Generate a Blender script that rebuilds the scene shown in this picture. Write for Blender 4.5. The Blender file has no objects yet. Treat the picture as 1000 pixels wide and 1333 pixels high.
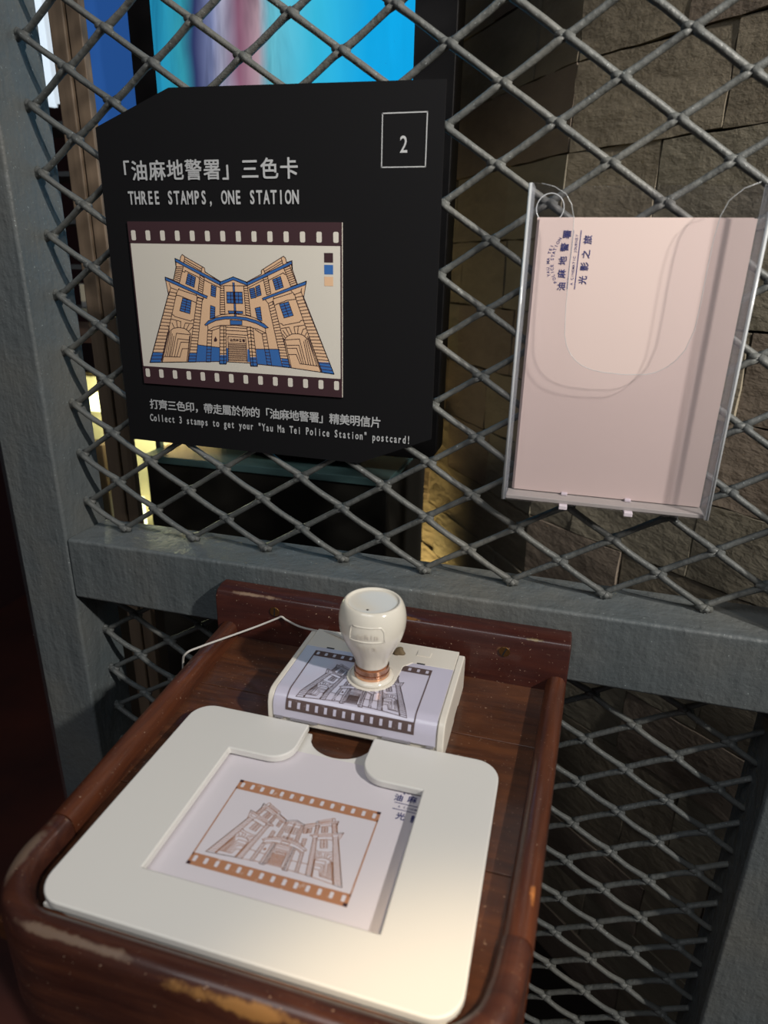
import bpy, bmesh, math, random
from mathutils import Vector, Matrix, noise
from mathutils.geometry import tessellate_polygon

# ---------------------------------------------------------------- scale
# layout units: 1 unit = 0.385 m, mesh sheet stands in the plane y = 0,
# z is measured from the camera-side reference level, Z0 lifts it so that the floor is at 0
S = 0.385
Z0 = 3.3
def P(x, y, z): return Vector((x*S, y*S, (z+Z0)*S))
C = bpy.context.scene.collection
random.seed(7)

# ---------------------------------------------------------------- camera
cd = bpy.data.cameras.new('camera'); cam = bpy.data.objects.new('camera', cd); C.objects.link(cam)
right = Vector((0.96320572, 0.26794241, 0.0210146))
down = Vector((0.11257248, -0.33120386, -0.93681986))
fwd = Vector((-0.24405366, 0.90471591, -0.34918039))
cam.matrix_world = Matrix(((right.x, -down.x, -fwd.x, 0), (right.y, -down.y, -fwd.y, 0), (right.z, -down.z, -fwd.z, 0), (0, 0, 0, 1)))
cam.location = P(0.71623, -1.0, -0.32699)
cd.sensor_fit = 'VERTICAL'; cd.sensor_height = 36.0; cd.lens = 36.0*848.015/1333.0
cd.clip_start = 0.01
cd.dof.use_dof = True; cd.dof.focus_distance = 1.12*S; cd.dof.aperture_fstop = 9.0
bpy.context.scene.camera = cam

# ---------------------------------------------------------------- world and lights
sc = bpy.context.scene
sc.view_settings.view_transform = 'Standard'; sc.view_settings.look = 'None'
sc.view_settings.exposure = 0.0; sc.view_settings.gamma = 1.0; sc.view_settings.use_curve_mapping = False
w = bpy.data.worlds.new('world'); sc.world = w; w.use_nodes = True
w.node_tree.nodes['Background'].inputs[0].default_value = (0.88, 0.93, 1.0, 1)
w.node_tree.nodes['Background'].inputs[1].default_value = 0.085
def lamp(kind, name, loc, target, power, color, **kw):
    l = bpy.data.lights.new(name, kind); o = bpy.data.objects.new(name, l); C.objects.link(o)
    o.location = P(*loc); l.energy = power; l.color = color
    d = P(*target) - P(*loc); o.rotation_euler = d.to_track_quat('-Z', 'Y').to_euler()
    for k, v in kw.items(): setattr(l, k, v)
    return o
# gallery spot over the right shoulder (makes the shadows that fall left and back on the tray)
lamp('SPOT', 'key_spot', (0.498+0.19*20, -0.243-0.10*20, -0.78+0.155*20), (0.5, -0.25, -0.8), 122, (1.0, 0.95, 0.88), shadow_soft_size=0.035, spot_size=math.radians(34), spot_blend=0.6)
# broad ceiling panel behind the viewer
lamp('AREA', 'ceiling_panel', (0.0, -3.2, 3.6), (0.5, -0.2, -0.6), 11, (0.93, 0.96, 1.0), shape='RECTANGLE', size=1.2, size_y=0.8)
# warm spot grazing the front right corner of the tray
lamp('SPOT', 'warm_spot', (1.75, -2.3, 2.6), (0.80, -0.84, -0.93), 95, (1.0, 0.76, 0.46), shadow_soft_size=0.02, spot_size=math.radians(10.5), spot_blend=0.55)
# light from the right that rakes the stone wall
lamp('SPOT', 'wall_spot', (3.4, -2.1, 1.4), (0.98, 0.72, 0.10), 140, (1.0, 0.93, 0.84), shadow_soft_size=0.04, spot_size=math.radians(38), spot_blend=0.8)
# yellow uplight on the floor behind the display stand
lamp('SPOT', 'uplight', (0.24, 1.25, -2.1), (0.10, 1.72, -1.35), 24, (1.0, 0.74, 0.30), shadow_soft_size=0.03, spot_size=math.radians(66), spot_blend=1.0)

# ---------------------------------------------------------------- helpers
def lin(c):
    return tuple(((v/255)/12.92 if v/255 <= 0.04045 else ((v/255+0.055)/1.055)**2.4) for v in c) + (1.0,)
def tag(o, label=None, cat=None, group=None, kind=None):
    if label: o['label'] = label
    if cat: o['category'] = cat
    if group: o['group'] = group
    if kind: o['kind'] = kind
    return o
def thing(name, loc, label, cat, group=None, kind=None):
    o = bpy.data.objects.new(name, None); C.objects.link(o); o.location = P(*loc); o.empty_display_size = 0.02
    return tag(o, label, cat, group, kind)
def mesh(name, verts, faces, mat, parent=None, origin=None, smooth=False, bevel=0, seg=2, label=None, kind=None, matidx=None):
    """verts in layout units (world); the object's origin is its parent's origin or `origin`"""
    if parent is not None:
        org = parent.matrix_basis.translation.copy()
        p = parent.parent
        while p is not None: org += p.matrix_basis.translation; p = p.parent
        loc = Vector((0, 0, 0))
    else:
        if origin is None:
            xs = [v[0] for v in verts]; ys = [v[1] for v in verts]; zs = [v[2] for v in verts]
            origin = ((min(xs)+max(xs))/2, (min(ys)+max(ys))/2, min(zs))
        org = P(*origin); loc = org
    me = bpy.data.meshes.new(name)
    me.from_pydata([tuple(P(*v)-org) for v in verts], [], faces)
    mats = mat if isinstance(mat, (list, tuple)) else [mat]
    for m_ in mats: me.materials.append(m_)
    if matidx:
        for p_, i in zip(me.polygons, matidx): p_.material_index = i
    me.validate(); me.update()
    bm = bmesh.new(); bm.from_mesh(me); bmesh.ops.recalc_face_normals(bm, faces=bm.faces[:]) if kind != 'flat' else None
    bm.to_mesh(me); bm.free()
    for p_ in me.polygons: p_.use_smooth = smooth
    o = bpy.data.objects.new(name, me); C.objects.link(o); o.location = loc; o.parent = parent
    if bevel:
        b = o.modifiers.new('bevel', 'BEVEL'); b.width = bevel*S; b.segments = seg; b.limit_method = 'ANGLE'; b.angle_limit = math.radians(35); b.harden_normals = True
        for p_ in me.polygons: p_.use_smooth = True
    if label: o['label'] = label
    if kind and kind != 'flat': o['kind'] = kind
    return o
class G:
    def __init__(s): s.v = []; s.f = []
    def add(s, v, f):
        n = len(s.v); s.v += [tuple(a) for a in v]; s.f += [tuple(i+n for i in q) for q in f]
    def box(s, x0, x1, y0, y1, z0, z1):
        s.add([(x0,y0,z0),(x1,y0,z0),(x1,y1,z0),(x0,y1,z0),(x0,y0,z1),(x1,y0,z1),(x1,y1,z1),(x0,y1,z1)],
              [(0,3,2,1),(4,5,6,7),(0,1,5,4),(1,2,6,5),(2,3,7,6),(3,0,4,7)])
    def prism(s, poly, fn, a, b):
        """poly of 2-D points, extruded between a and b by fn(p, t)"""
        n = len(poly)
        s.add([fn(p, a) for p in poly]+[fn(p, b) for p in poly],
              [tuple(range(n))[::-1], tuple(range(n, 2*n))]+[(i, (i+1) % n, n+(i+1) % n, n+i) for i in range(n)])
    def tube(s, pts, r, n=8, rz=None, cap=True):
        pts = [Vector(p) for p in pts]; rs = r if isinstance(r, (list, tuple)) else [r]*len(pts)
        rings = []; up = Vector((0.0, 1.0, 0.0))
        for i, p in enumerate(pts):
            t = (pts[min(i+1, len(pts)-1)]-pts[max(i-1, 0)]).normalized()
            u = up if abs(t.dot(up)) < 0.95 else Vector((0, 0, 1))
            a = t.cross(u).normalized(); b = a.cross(t).normalized(); up = b
            k = rz if rz else 1.0
            rings.append([p+a*math.cos(2*math.pi*(q+.5)/n)*rs[i]+b*math.sin(2*math.pi*(q+.5)/n)*rs[i]*k for q in range(n)])
        v = [q for ring in rings for q in ring]; f = []
        for i in range(len(pts)-1):
            for q in range(n): f.append((i*n+q, i*n+(q+1) % n, (i+1)*n+(q+1) % n, (i+1)*n+q))
        if cap: f += [tuple(range(n)), tuple(range((len(pts)-1)*n, len(pts)*n))]
        s.add(v, f)
    def lathe(s, cx, cy, prof, n=48, fac=None):
        v = []; f = []
        for (r, z) in prof:
            for q in range(n):
                a = 2*math.pi*q/n; k = fac(a, z) if fac else 1.0
                v.append((cx+r*k*math.cos(a), cy+r*k*math.sin(a), z))
        for i in range(len(prof)-1):
            for q in range(n): f.append((i*n+q, i*n+(q+1) % n, (i+1)*n+(q+1) % n, (i+1)*n+q))
        f += [tuple(range(n))[::-1], tuple(range((len(prof)-1)*n, len(prof)*n))]
        s.add(v, f)
    def build(s, name, mat, parent=None, **kw): return mesh(name, s.v, s.f, mat, parent, **kw)
def arc(cx, cy, r, a0, a1, n=8):
    return [(cx+r*math.cos(math.radians(a0+(a1-a0)*i/n)), cy+r*math.sin(math.radians(a0+(a1-a0)*i/n))) for i in range(n+1)]
def rrect(x0, x1, y0, y1, r, n=6):
    return arc(x1-r, y0+r, r, -90, 0, n)+arc(x1-r, y1-r, r, 0, 90, n)+arc(x0+r, y1-r, r, 90, 180, n)+arc(x0+r, y0+r, r, 180, 270, n)

# ---------------------------------------------------------------- materials
def mat(name, color, rough=0.5, metal=0.0, spec=0.5, emit=None, strength=1.0, coat=0.0, alpha=None, trans=0.0, ior=1.45):
    m = bpy.data.materials.new(name); m.use_nodes = True; b = m.node_tree.nodes['Principled BSDF']
    b.inputs['Base Color'].default_value = lin(color); b.inputs['Roughness'].default_value = rough
    b.inputs['Metallic'].default_value = metal; b.inputs['Specular IOR Level'].default_value = spec
    b.inputs['Coat Weight'].default_value = coat; b.inputs['Coat Roughness'].default_value = 0.08
    b.inputs['Transmission Weight'].default_value = trans; b.inputs['IOR'].default_value = ior
    if emit: b.inputs['Emission Color'].default_value = lin(emit); b.inputs['Emission Strength'].default_value = strength
    return m
class N:
    def __init__(s, m): s.t = m.node_tree; s.b = s.t.nodes['Principled BSDF']; s.tc = s.t.nodes.new('ShaderNodeTexCoord')
    def n(s, kind, **kw):
        q = s.t.nodes.new(kind)
        for k, v in kw.items():
            if k in q.inputs: q.inputs[k].default_value = v
            else: setattr(q, k, v)
        return q
    def l(s, a, b): s.t.links.new(a, b)
    def co(s, scale=(1, 1, 1), rot=(0, 0, 0), src='Object'):
        mp = s.n('ShaderNodeMapping'); mp.inputs['Scale'].default_value = scale; mp.inputs['Rotation'].default_value = rot
        s.l(s.tc.outputs[src], mp.inputs[0]); return mp.outputs[0]
    def noise(s, scale, co=None, detail=4, rough=0.6, dist=0.0):
        q = s.n('ShaderNodeTexNoise'); q.inputs['Scale'].default_value = scale; q.inputs['Detail'].default_value = detail
        q.inputs['Roughness'].default_value = rough; q.inputs['Distortion'].default_value = dist
        s.l(co if co else s.co(), q.inputs['Vector']); return q.outputs['Fac']
    def ramp(s, fac, stops):
        q = s.n('ShaderNodeValToRGB'); e = q.color_ramp.elements
        while len(e) < len(stops): e.new(0.5)
        for el, (p, c) in zip(e, stops): el.position = p; el.color = c if len(c) == 4 else lin(c)
        s.l(fac, q.inputs[0]); return q.outputs[0]
    def mix(s, fac, a, b):
        q = s.n('ShaderNodeMix', data_type='RGBA')
        for sock, val in ((q.inputs['Factor'], fac), (q.inputs[6], a), (q.inputs[7], b)):
            if isinstance(val, (int, float)): sock.default_value = val
            elif isinstance(val, tuple): sock.default_value = val
            else: s.l(val, sock)
        return q.outputs[2]
    def bump(s, h, strength=0.5, dist=0.001, prev=None):
        q = s.n('ShaderNodeBump'); q.inputs['Strength'].default_value = strength; q.inputs['Distance'].default_value = dist
        s.l(h, q.inputs['Height'])
        if prev: s.l(prev, q.inputs['Normal'])
        return q.outputs[0]
BW = ((0, 0, 0, 1), (1, 1, 1, 1))
def painted_metal(name, base, dark, light):
    m = mat(name, base, 0.42, spec=0.45); q = N(m)
    big = q.noise(9, detail=3); fine = q.noise(160, detail=5, rough=0.7); streak = q.noise(60, q.co((1, 1, 0.25)), detail=3)
    c = q.ramp(big, [(0.3, dark), (0.5, base), (0.75, light)])
    chips = q.ramp(q.noise(700, detail=2, rough=0.5), [(0.70, BW[0]), (0.75, BW[1])])
    dust = q.mix(chips, c, lin((150, 158, 158)))
    q.l(dust, q.b.inputs['Base Color'])
    n1 = q.bump(fine, 0.7, 0.0012); n2 = q.bump(streak, 0.7, 0.003, q.bump(q.noise(34, detail=4, rough=0.75, dist=0.4), 0.22, 0.003, n1)); q.l(n2, q.b.inputs['Normal'])
    q.l(q.ramp(fine, [(0.3, (0.34, 0.34, 0.34, 1)), (0.7, (0.6, 0.6, 0.6, 1))]), q.b.inputs['Roughness'])
    return m
M = {}
M['steel'] = painted_metal('painted_steel', (94, 99, 100), (82, 90, 93), (106, 106, 101))
M['strand'] = painted_metal('painted_strand', (88, 90, 88), (74, 77, 77), (104, 103, 97))
def wood(name, base, dark, light, wear, wearlo=0.62, axis=(1.2, 9, 9), gloss=0.28):
    m = mat(name, base, gloss, spec=0.5, coat=0.35); q = N(m)
    g = q.noise(14, q.co(axis), detail=6, rough=0.65, dist=0.6)
    c = q.ramp(g, [(0.25, dark), (0.5, base), (0.8, light)])
    wv = q.noise(28, detail=5, rough=0.7); worn = q.ramp(wv, [(wearlo, BW[0]), (wearlo+0.08, BW[1])])
    c = q.mix(worn, c, lin(wear))
    sp = q.ramp(q.noise(620, q.co((1, 1.8, 1)), detail=2), [(0.70, BW[0]), (0.75, BW[1])])
    c = q.mix(sp, c, lin((178, 150, 128)))
    q.l(c, q.b.inputs['Base Color'])
    q.l(q.bump(g, 0.25, 0.0008, q.bump(q.noise(120, detail=3), 0.15, 0.0006)), q.b.inputs['Normal'])
    q.l(q.ramp(wv, [(0.35, (gloss,)*3+(1,)), (0.7, (0.55, 0.55, 0.55, 1))]), q.b.inputs['Roughness'])
    return m, q, c
M['board'] = wood('varnished_board', (80, 46, 28), (50, 28, 19), (108, 64, 36), (122, 80, 52), 0.64)[0]
M['back'] = wood('mahogany_back', (62, 28, 22), (46, 20, 18), (78, 38, 27), (92, 52, 34), 0.74)[0]
M['rim'] = wood('mahogany_rim', (82, 44, 28), (52, 28, 21), (106, 58, 34), (140, 86, 48), 0.68, axis=(9, 1.2, 9))[0]
# edges rubbed bare by hands: only on the upward and rounded edges, in patches
def rub(m_, centre_list):
    q = N(m_); base = q.b.inputs['Base Color'].links[0].from_socket
    geo = q.n('ShaderNodeNewGeometry'); fac = None
    for (cx, cy, cz, rx, ry, rz, col, lo) in centre_list:
        sub = q.n('ShaderNodeVectorMath', operation='SUBTRACT'); q.l(geo.outputs['Position'], sub.inputs[0]); sub.inputs[1].default_value = tuple(P(cx, cy, cz))
        div = q.n('ShaderNodeVectorMath', operation='DIVIDE'); q.l(sub.outputs[0], div.inputs[0]); div.inputs[1].default_value = (rx*S, ry*S, rz*S)
        ln = q.n('ShaderNodeVectorMath', operation='LENGTH'); q.l(div.outputs[0], ln.inputs[0])
        ad = q.n('ShaderNodeMath', operation='MULTIPLY_ADD'); q.l(q.noise(55, detail=4, rough=0.7), ad.inputs[0]); ad.inputs[1].default_value = 0.65
        hf = q.n('ShaderNodeMath', operation='MULTIPLY'); q.l(ln.outputs['Value'], hf.inputs[0]); hf.inputs[1].default_value = 0.5; q.l(hf.outputs[0], ad.inputs[2])
        f = q.ramp(ad.outputs[0], [(lo*0.5, BW[1]), (lo*0.5+0.11, BW[0])])
        base = q.mix(f, base, lin(col))
    q.l(base, q.b.inputs['Base Color'])
M['front'] = wood('mahogany_front', (64, 35, 27), (44, 23, 20), (88, 50, 34), (110, 66, 44), 0.7)[0]
rub(M['front'], [(0.515, -0.672, -0.916, 0.15, 0.014, 0.020, (140, 102, 60), 0.88), (0.33, -0.666, -0.909, 0.10, 0.010, 0.010, (112, 92, 78), 1.05), (0.225, -0.61, -0.909, 0.016, 0.07, 0.010, (104, 86, 74), 1.1)])
rub(M['back'], [(0.25, -0.10, -0.853, 0.12, 0.012, 0.010, (136, 112, 92), 0.80), (0.50, -0.098, -0.852, 0.16, 0.014, 0.009, (124, 82, 36), 0.75), (0.72, -0.102, -0.853, 0.05, 0.010, 0.010, (128, 110, 72), 0.8),
                (0.2879, -0.107, -0.874, 0.020, 0.01, 0.016, (120, 74, 44), 0.8), (0.668, -0.107, -0.876, 0.018, 0.01, 0.013, (112, 78, 50), 0.8)])
rub(M['rim'], [(0.190, -0.32, -0.912, 0.006, 0.30, 0.010, (112, 92, 76), 0.95), (0.745, -0.50, -0.908, 0.016, 0.05, 0.012, (176, 112, 60), 0.62)])
M['plastic'] = mat('white_plastic', (221, 219, 214), 0.38, spec=0.4); q = N(M['plastic'])
q.l(q.bump(q.noise(900, detail=2), 0.05, 0.0003), q.b.inputs['Normal'])
M['cream'] = mat('cream_gloss_plastic', (232, 226, 212), 0.14, spec=0.55, coat=0.4)
M['pad_plastic'] = mat('cream_plastic', (228, 221, 209), 0.35)
M['gold'] = mat('copper_ring', (222, 172, 140), 0.22, metal=1.0)
M['paper'] = mat('white_card_paper', (214, 208, 214), 0.75, spec=0.2)
M['pink'] = mat('pinkish_card_paper', (202, 184, 179), 0.8, spec=0.15)
M['insert'] = mat('lavender_insert_paper', (204, 200, 218), 0.30, spec=0.5, coat=0.5)
M['sign'] = mat('matt_black_board', (19, 19, 21), 0.8, spec=0.15)
M['sign_edge'] = mat('black_board_edge', (26, 26, 27), 0.8)
M['letter'] = mat('grey_lettering', (176, 178, 180), 0.7)
M['ivory'] = mat('ivory_print_paper', (210, 205, 194), 0.65)
M['ink_dark'] = mat('dark_plum_ink', (58, 34, 40), 0.7)
M['ink_blue'] = mat('blue_ink', (52, 104, 172), 0.7)
M['ink_tan'] = mat('tan_ink', (222, 184, 148), 0.7)
M['ink_navy'] = mat('navy_ink', (54, 56, 112), 0.7)
def blotchy(name, col, col2):
    m = mat(name, col, 0.7); q = N(m)
    q.l(q.ramp(q.noise(320, detail=4, rough=0.7), [(0.60, col), (0.74, col2)]), q.b.inputs['Base Color']); return m
M['ink_brown'] = blotchy('orange_brown_stamp_ink', (176, 124, 92), (212, 192, 180))
M['ink_grey'] = blotchy('brown_grey_ink', (92, 74, 72), (140, 126, 128))
M['hole'] = mat('dark_slot', (24, 22, 24), 0.8)
def clear(name, tint=(1, 1, 1, 1), mixf=0.04, rough=0.03):
    m = bpy.data.materials.new(name); m.use_nodes = True; t = m.node_tree; t.nodes.clear()
    o = t.nodes.new('ShaderNodeOutputMaterial'); tr = t.nodes.new('ShaderNodeBsdfTransparent'); gl = t.nodes.new('ShaderNodeBsdfGlossy'); mx = t.nodes.new('ShaderNodeMixShader'); lw = t.nodes.new('ShaderNodeLayerWeight'); lw.inputs[0].default_value = 0.5
    tr.inputs[0].default_value = tint; gl.inputs['Roughness'].default_value = rough
    pw = t.nodes.new('ShaderNodeMath'); pw.operation = 'POWER'; pw.inputs[1].default_value = 4.0; t.links.new(lw.outputs['Facing'], pw.inputs[0])
    mm = t.nodes.new('ShaderNodeMath'); mm.operation = 'MULTIPLY_ADD'; mm.inputs[1].default_value = 0.35; mm.inputs[2].default_value = mixf; t.links.new(pw.outputs[0], mm.inputs[0])
    t.links.new(mm.outputs[0], mx.inputs[0]); t.links.new(tr.outputs[0], mx.inputs[1]); t.links.new(gl.outputs[0], mx.inputs[2]); t.links.new(mx.outputs[0], o.inputs[0])
    return m
M['acrylic'] = clear('clear_acrylic', (0.975, 0.97, 0.98, 1), 0.035)
M['acrylic_side'] = clear('clear_acrylic_side', (0.97, 0.975, 0.98, 1), 0.05, 0.15)
_t = M['acrylic_side'].node_tree; _m = [n for n in _t.nodes if n.type == 'MIX_SHADER'][0]; _o = [n for n in _t.nodes if n.type == 'OUTPUT_MATERIAL'][0]
_d = _t.nodes.new('ShaderNodeBsdfDiffuse'); _d.inputs[0].default_value = (0.62, 0.66, 0.72, 1); _x = _t.nodes.new('ShaderNodeMixShader'); _x.inputs[0].default_value = 0.17
_t.links.new(_m.outputs[0], _x.inputs[1]); _t.links.new(_d.outputs[0], _x.inputs[2]); _t.links.new(_x.outputs[0], _o.inputs[0])
M['acrylic_edge'] = mat('frosted_acrylic_edge', (206, 210, 212), 0.15, trans=0.35)
M['acrylic_dusty'] = mat('dusty_acrylic', (176, 170, 166), 0.5, trans=0.1)
M['brass'] = mat('aged_brass', (128, 96, 58), 0.4, metal=0.9)
M['cord'] = mat('grey_white_cord', (190, 186, 180), 0.5)
M['glue'] = mat('brown_glue_residue', (120, 104, 80), 0.8)
M['black'] = mat('black_casing', (10, 9, 11), 0.55, spec=0.25)
M['plinth'] = mat('dark_plinth_paint', (30, 29, 26), 0.6, spec=0.3)
M['ledge'] = mat('teal_grey_glass_top', (70, 96, 98), 0.25)

# ---------------------------------------------------------------- the setting
def stone_mat(name, a, b, c):
    m = mat(name, a, 0.8, spec=0.25); q = N(m)
    n1 = q.noise(7, detail=5, rough=0.6); n2 = q.noise(22, q.co((1, 1, 2.2)), detail=8, rough=0.6, dist=0.15)
    q.l(q.mix(0.5, q.ramp(n1, [(0.3, a), (0.7, b)]), q.ramp(n2, [(0.3, c), (0.65, b)])), q.b.inputs['Base Color'])
    q.l(q.bump(n2, 0.8, 0.005, q.bump(q.noise(120, detail=4), 0.4, 0.002)), q.b.inputs['Normal']); return m
M['stones'] = [stone_mat('cleft_stone_brown', (116, 108, 94), (132, 124, 108), (102, 94, 82)), stone_mat('cleft_stone_red', (114, 103, 92), (127, 116, 104), (102, 92, 83)), stone_mat('cleft_stone_grey', (118, 112, 98), (134, 128, 113), (105, 100, 88))]
M['mortar'] = mat('dark_mortar', (48, 42, 37), 0.95)
M['dark_wall'] = mat('dark_maroon_wall', (74, 48, 50), 0.7)
M['floor'] = mat('dark_floor', (46, 30, 28), 0.45); q = N(M['floor'])
q.l(q.ramp(q.noise(3, detail=4), [(0.3, (60, 42, 42)), (0.7, (96, 54, 46))]), q.b.inputs['Base Color'])
M['ceil'] = mat('dark_ceiling', (30, 30, 32), 0.9)
g = G(); g.box(-6, 8, -8, 8, -3.34, -3.3); tag(g.build('floor', M['floor']), 'dark reddish floor', None, kind='structure')
g = G(); g.box(-6, 8, -8, 8, 4.6, 4.7); tag(g.build('ceiling', M['ceil']), 'dark ceiling', None, kind='structure')
g = G(); g.box(-6, 8, 6.0, 6.1, -3.3, 4.6); tag(g.build('wall_back', M['dark_wall']), 'dark far wall', None, kind='structure')
g = G(); g.box(-4.1, -4.0, -8, 6.0, -3.3, 4.6); tag(g.build('wall_left', M['dark_wall']), 'dark maroon wall', None, kind='structure')
H = 0.2042; ZB = -0.0297          # course height and one bed-joint level
def stone_wall(name, label, corner, d, length, zlo, zhi, nside):
    """wall running from corner along d; its pieces are stones with cleft faces"""
    d = Vector((d[0], d[1], 0)).normalized(); n = Vector((-d.y, d.x, 0))*nside       # n points to the viewer's side
    c0 = Vector((corner[0], corner[1], 0))
    def at(s_, z, off): q_ = c0+d*s_+n*off; return (q_.x, q_.y, z)
    g = G(); a, b = at(-0.0, 0, -0.02), at(length, 0, -0.02); a2, b2 = at(-0.0, 0, -0.3), at(length, 0, -0.3)
    g.add([(a[0], a[1], -3.3), (b[0], b[1], -3.3), (b2[0], b2[1], -3.3), (a2[0], a2[1], -3.3), (a[0], a[1], 3.2), (b[0], b[1], 3.2), (b2[0], b2[1], 3.2), (a2[0], a2[1], 3.2)],
          [(0,3,2,1),(4,5,6,7),(0,1,5,4),(1,2,6,5),(2,3,7,6),(3,0,4,7)])
    w_ = g.build(name, M['mortar']); tag(w_, label, None, kind='structure')
    k = int(math.floor((zlo-ZB)/H)); rnd = random.Random(hash(length) % 97)
    while ZB+k*H < zhi:
        z0 = ZB+k*H+0.002; z1 = z0+H-0.004; s0 = -rnd.uniform(0.0, 0.25) if nside < 9 else 0; s0 = 0.0
        first = True
        while s0 < length:
            L_ = rnd.uniform(0.26, 0.5)*(0.6 if first and k % 2 else 1.0); s1 = min(s0+L_, length); first = False
            nx, nz = 9, 7; v = []; f = []; off0 = rnd.uniform(0.0, 0.004); sd = rnd.uniform(0, 99)
            for j in range(nz+1):
                for i in range(nx+1):
                    u, t_ = [0, .02]+[.02+.96*q_/(nx-2) for q_ in range(1, nx-1)]+[1], [0, .03]+[.03+.94*q_/(nz-2) for q_ in range(1, nz-1)]+[1]; u, t_ = u[i], t_[j]
                    ss = s0+0.002+(s1-s0-0.004)*u; zz = z0+(z1-z0)*t_
                    e = min(u, 1-u, t_, 1-t_)
                    o_ = off0+0.007*noise.noise(Vector((ss*4+sd, zz*6, sd)))
                    v.append(at(ss+0.005*noise.noise(Vector((zz*16, sd, 1))), zz+0.005*noise.noise(Vector((ss*14, sd, 5))), o_))
            for j in range(nz):
                for i in range(nx): q0 = j*(nx+1)+i; f.append((q0, q0+1, q0+nx+2, q0+nx+1))
            W_ = nx+1; per = [i_ for i_ in range(W_)]+[j_*W_+nx for j_ in range(1, nz+1)]+[nz*W_+i_ for i_ in range(nx-1, -1, -1)]+[j_*W_ for j_ in range(nz-1, 0, -1)]
            base = len(v); m_ = len(per); v += [v[k_] for k_ in per]+[(v[k_][0]-n.x*0.03, v[k_][1]-n.y*0.03, v[k_][2]) for k_ in per]
            f += [(base+k_, base+(k_+1) % m_, base+m_+(k_+1) % m_, base+m_+k_) for k_ in range(m_)]
            mesh('stone', v, f, rnd.choice(M['stones']), w_, smooth=True)
            s0 = s1
        k += 1
stone_wall('wall_right', 'rough cleft stone wall behind the mesh on the right', (0.66, 1.0), (0.7744, -0.6313), 1.75, -2.6, 0.5, 1 if False else -1)
stone_wall('wall_centre', 'shadowed stretch of the stone wall, shaped as a turned-back face, lit yellow near the black stand', (0.66, 1.0), (-0.60, 0.80), 2.2, -2.4, 0.5, 1)  # bent back at an added corner to make the wall's shadow edge

# ---------------------------------------------------------------- the steel partition with expanded mesh
part = thing('mesh_partition', (0.47, -0.007, -3.3), 'grey painted steel partition frame holding sheets of diamond expanded mesh', 'partition')
def bar(name, x0, x1, z0, z1):
    g = G(); ny = 3
    g.box(x0, x1, -0.066, 0.052, z0, z1); return g.build(name, M['steel'], part, bevel=0.006, seg=3)
bar('post', -0.271, -0.156, -3.3, 1.3); bar('post', 1.0917, 1.207, -3.3, 1.3)
bar('rail', -0.1565, 1.0922, -0.940, -0.8165); bar('rail', -0.1565, 1.0922, -3.24, -3.12); bar('rail', -0.1565, 1.0922, 1.18, 1.3)
# weld fillets at the joints of post and rail
A_, B_ = 0.07422, 0.0476
def node(i, j): return (i*A_+(0.006 if j > 20 and i > 5 else 0), -j*B_+0.0007*0)
def mesh_panel(name, zlo, zhi, x0, x1, jlo, jhi):
    g = G()
    def clip(p, q_):
        (xa, za), (xb, zb) = p, q_; t0, t1 = 0.0, 1.0
        for lo, hi, a, b in ((x0, x1, xa, xb), (zlo, zhi, za, zb)):
            d_ = b-a
            for lim, sg in ((lo, 1), (hi, -1)):
                fa, fb = sg*(a-lim), sg*(b-lim)
                if fa < 0 and fb < 0: return None
                if fa < 0: t0 = max(t0, fa/(fa-fb))
                elif fb < 0: t1 = min(t1, fa/(fa-fb))
        return (t0, t1) if t1-t0 > 0.03 else None
    for j in range(jlo, jhi):
        for i in range(-4, 18):
            if (i+j) % 2: continue
            a = node(i, j)
            for sgn in (1, -1):
                b = node(i+sgn, j+1); c_ = clip(a, b)
                if not c_: continue
                pts = []; rr = []; n_ = 8
                for k in range(n_+1):
                    t = c_[0]+(c_[1]-c_[0])*k/n_
                    hx_ = 0.0075                                   # half length of the bond
                    x = a[0]+sgn*hx_*0+(b[0]-a[0])*t; z = a[1]+(b[1]-a[1])*t
                    if t < 0.12: z += 0.0022*(1-t/0.12)*(1 if sgn > 0 else -1)*0.6
                    if t > 0.88: z -= 0.0022*((t-0.88)/0.12)*(1 if sgn > 0 else -1)*0.6
                    if sgn < 0: y = 0.005-0.007*(1-t)+0.002*math.sin(math.pi*t)
                    else: y = -0.003+0.007*t-0.004*math.sin(math.pi*t)
                    y += 0.0010*noise.noise(Vector((x*30, z*30, 2.0)))
                    pts.append((x, y, z)); wd = 0.0051+0.0010*(abs(2*t-1)**4)+0.0004*noise.noise(Vector((x*50, 3.1, z*50)))
                    rr.append(wd*(1.0 if sgn > 0 else 0.95))
                g.tube(pts, rr, 8, rz=1.15)
            # the bond where two strands meet
            if x0 < a[0] < x1 and zlo < a[1] < zhi:
                g.tube([(a[0]-0.012, -0.001, a[1]+0.003), (a[0]-0.004, -0.002, a[1]+0.001), (a[0]+0.004, 0.001, a[1]-0.001), (a[0]+0.012, 0.002, a[1]-0.003)], [0.0045, 0.0062, 0.0062, 0.0045], 8, rz=1.0)
    return g.build(name, M['strand'], part, smooth=True)
mesh_panel('mesh_sheet', -0.8125, 1.19, -0.158, 1.094, -26, 18)
mesh_panel('mesh_sheet', -3.13, -0.935, -0.158, 1.094, 19, 66)

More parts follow.
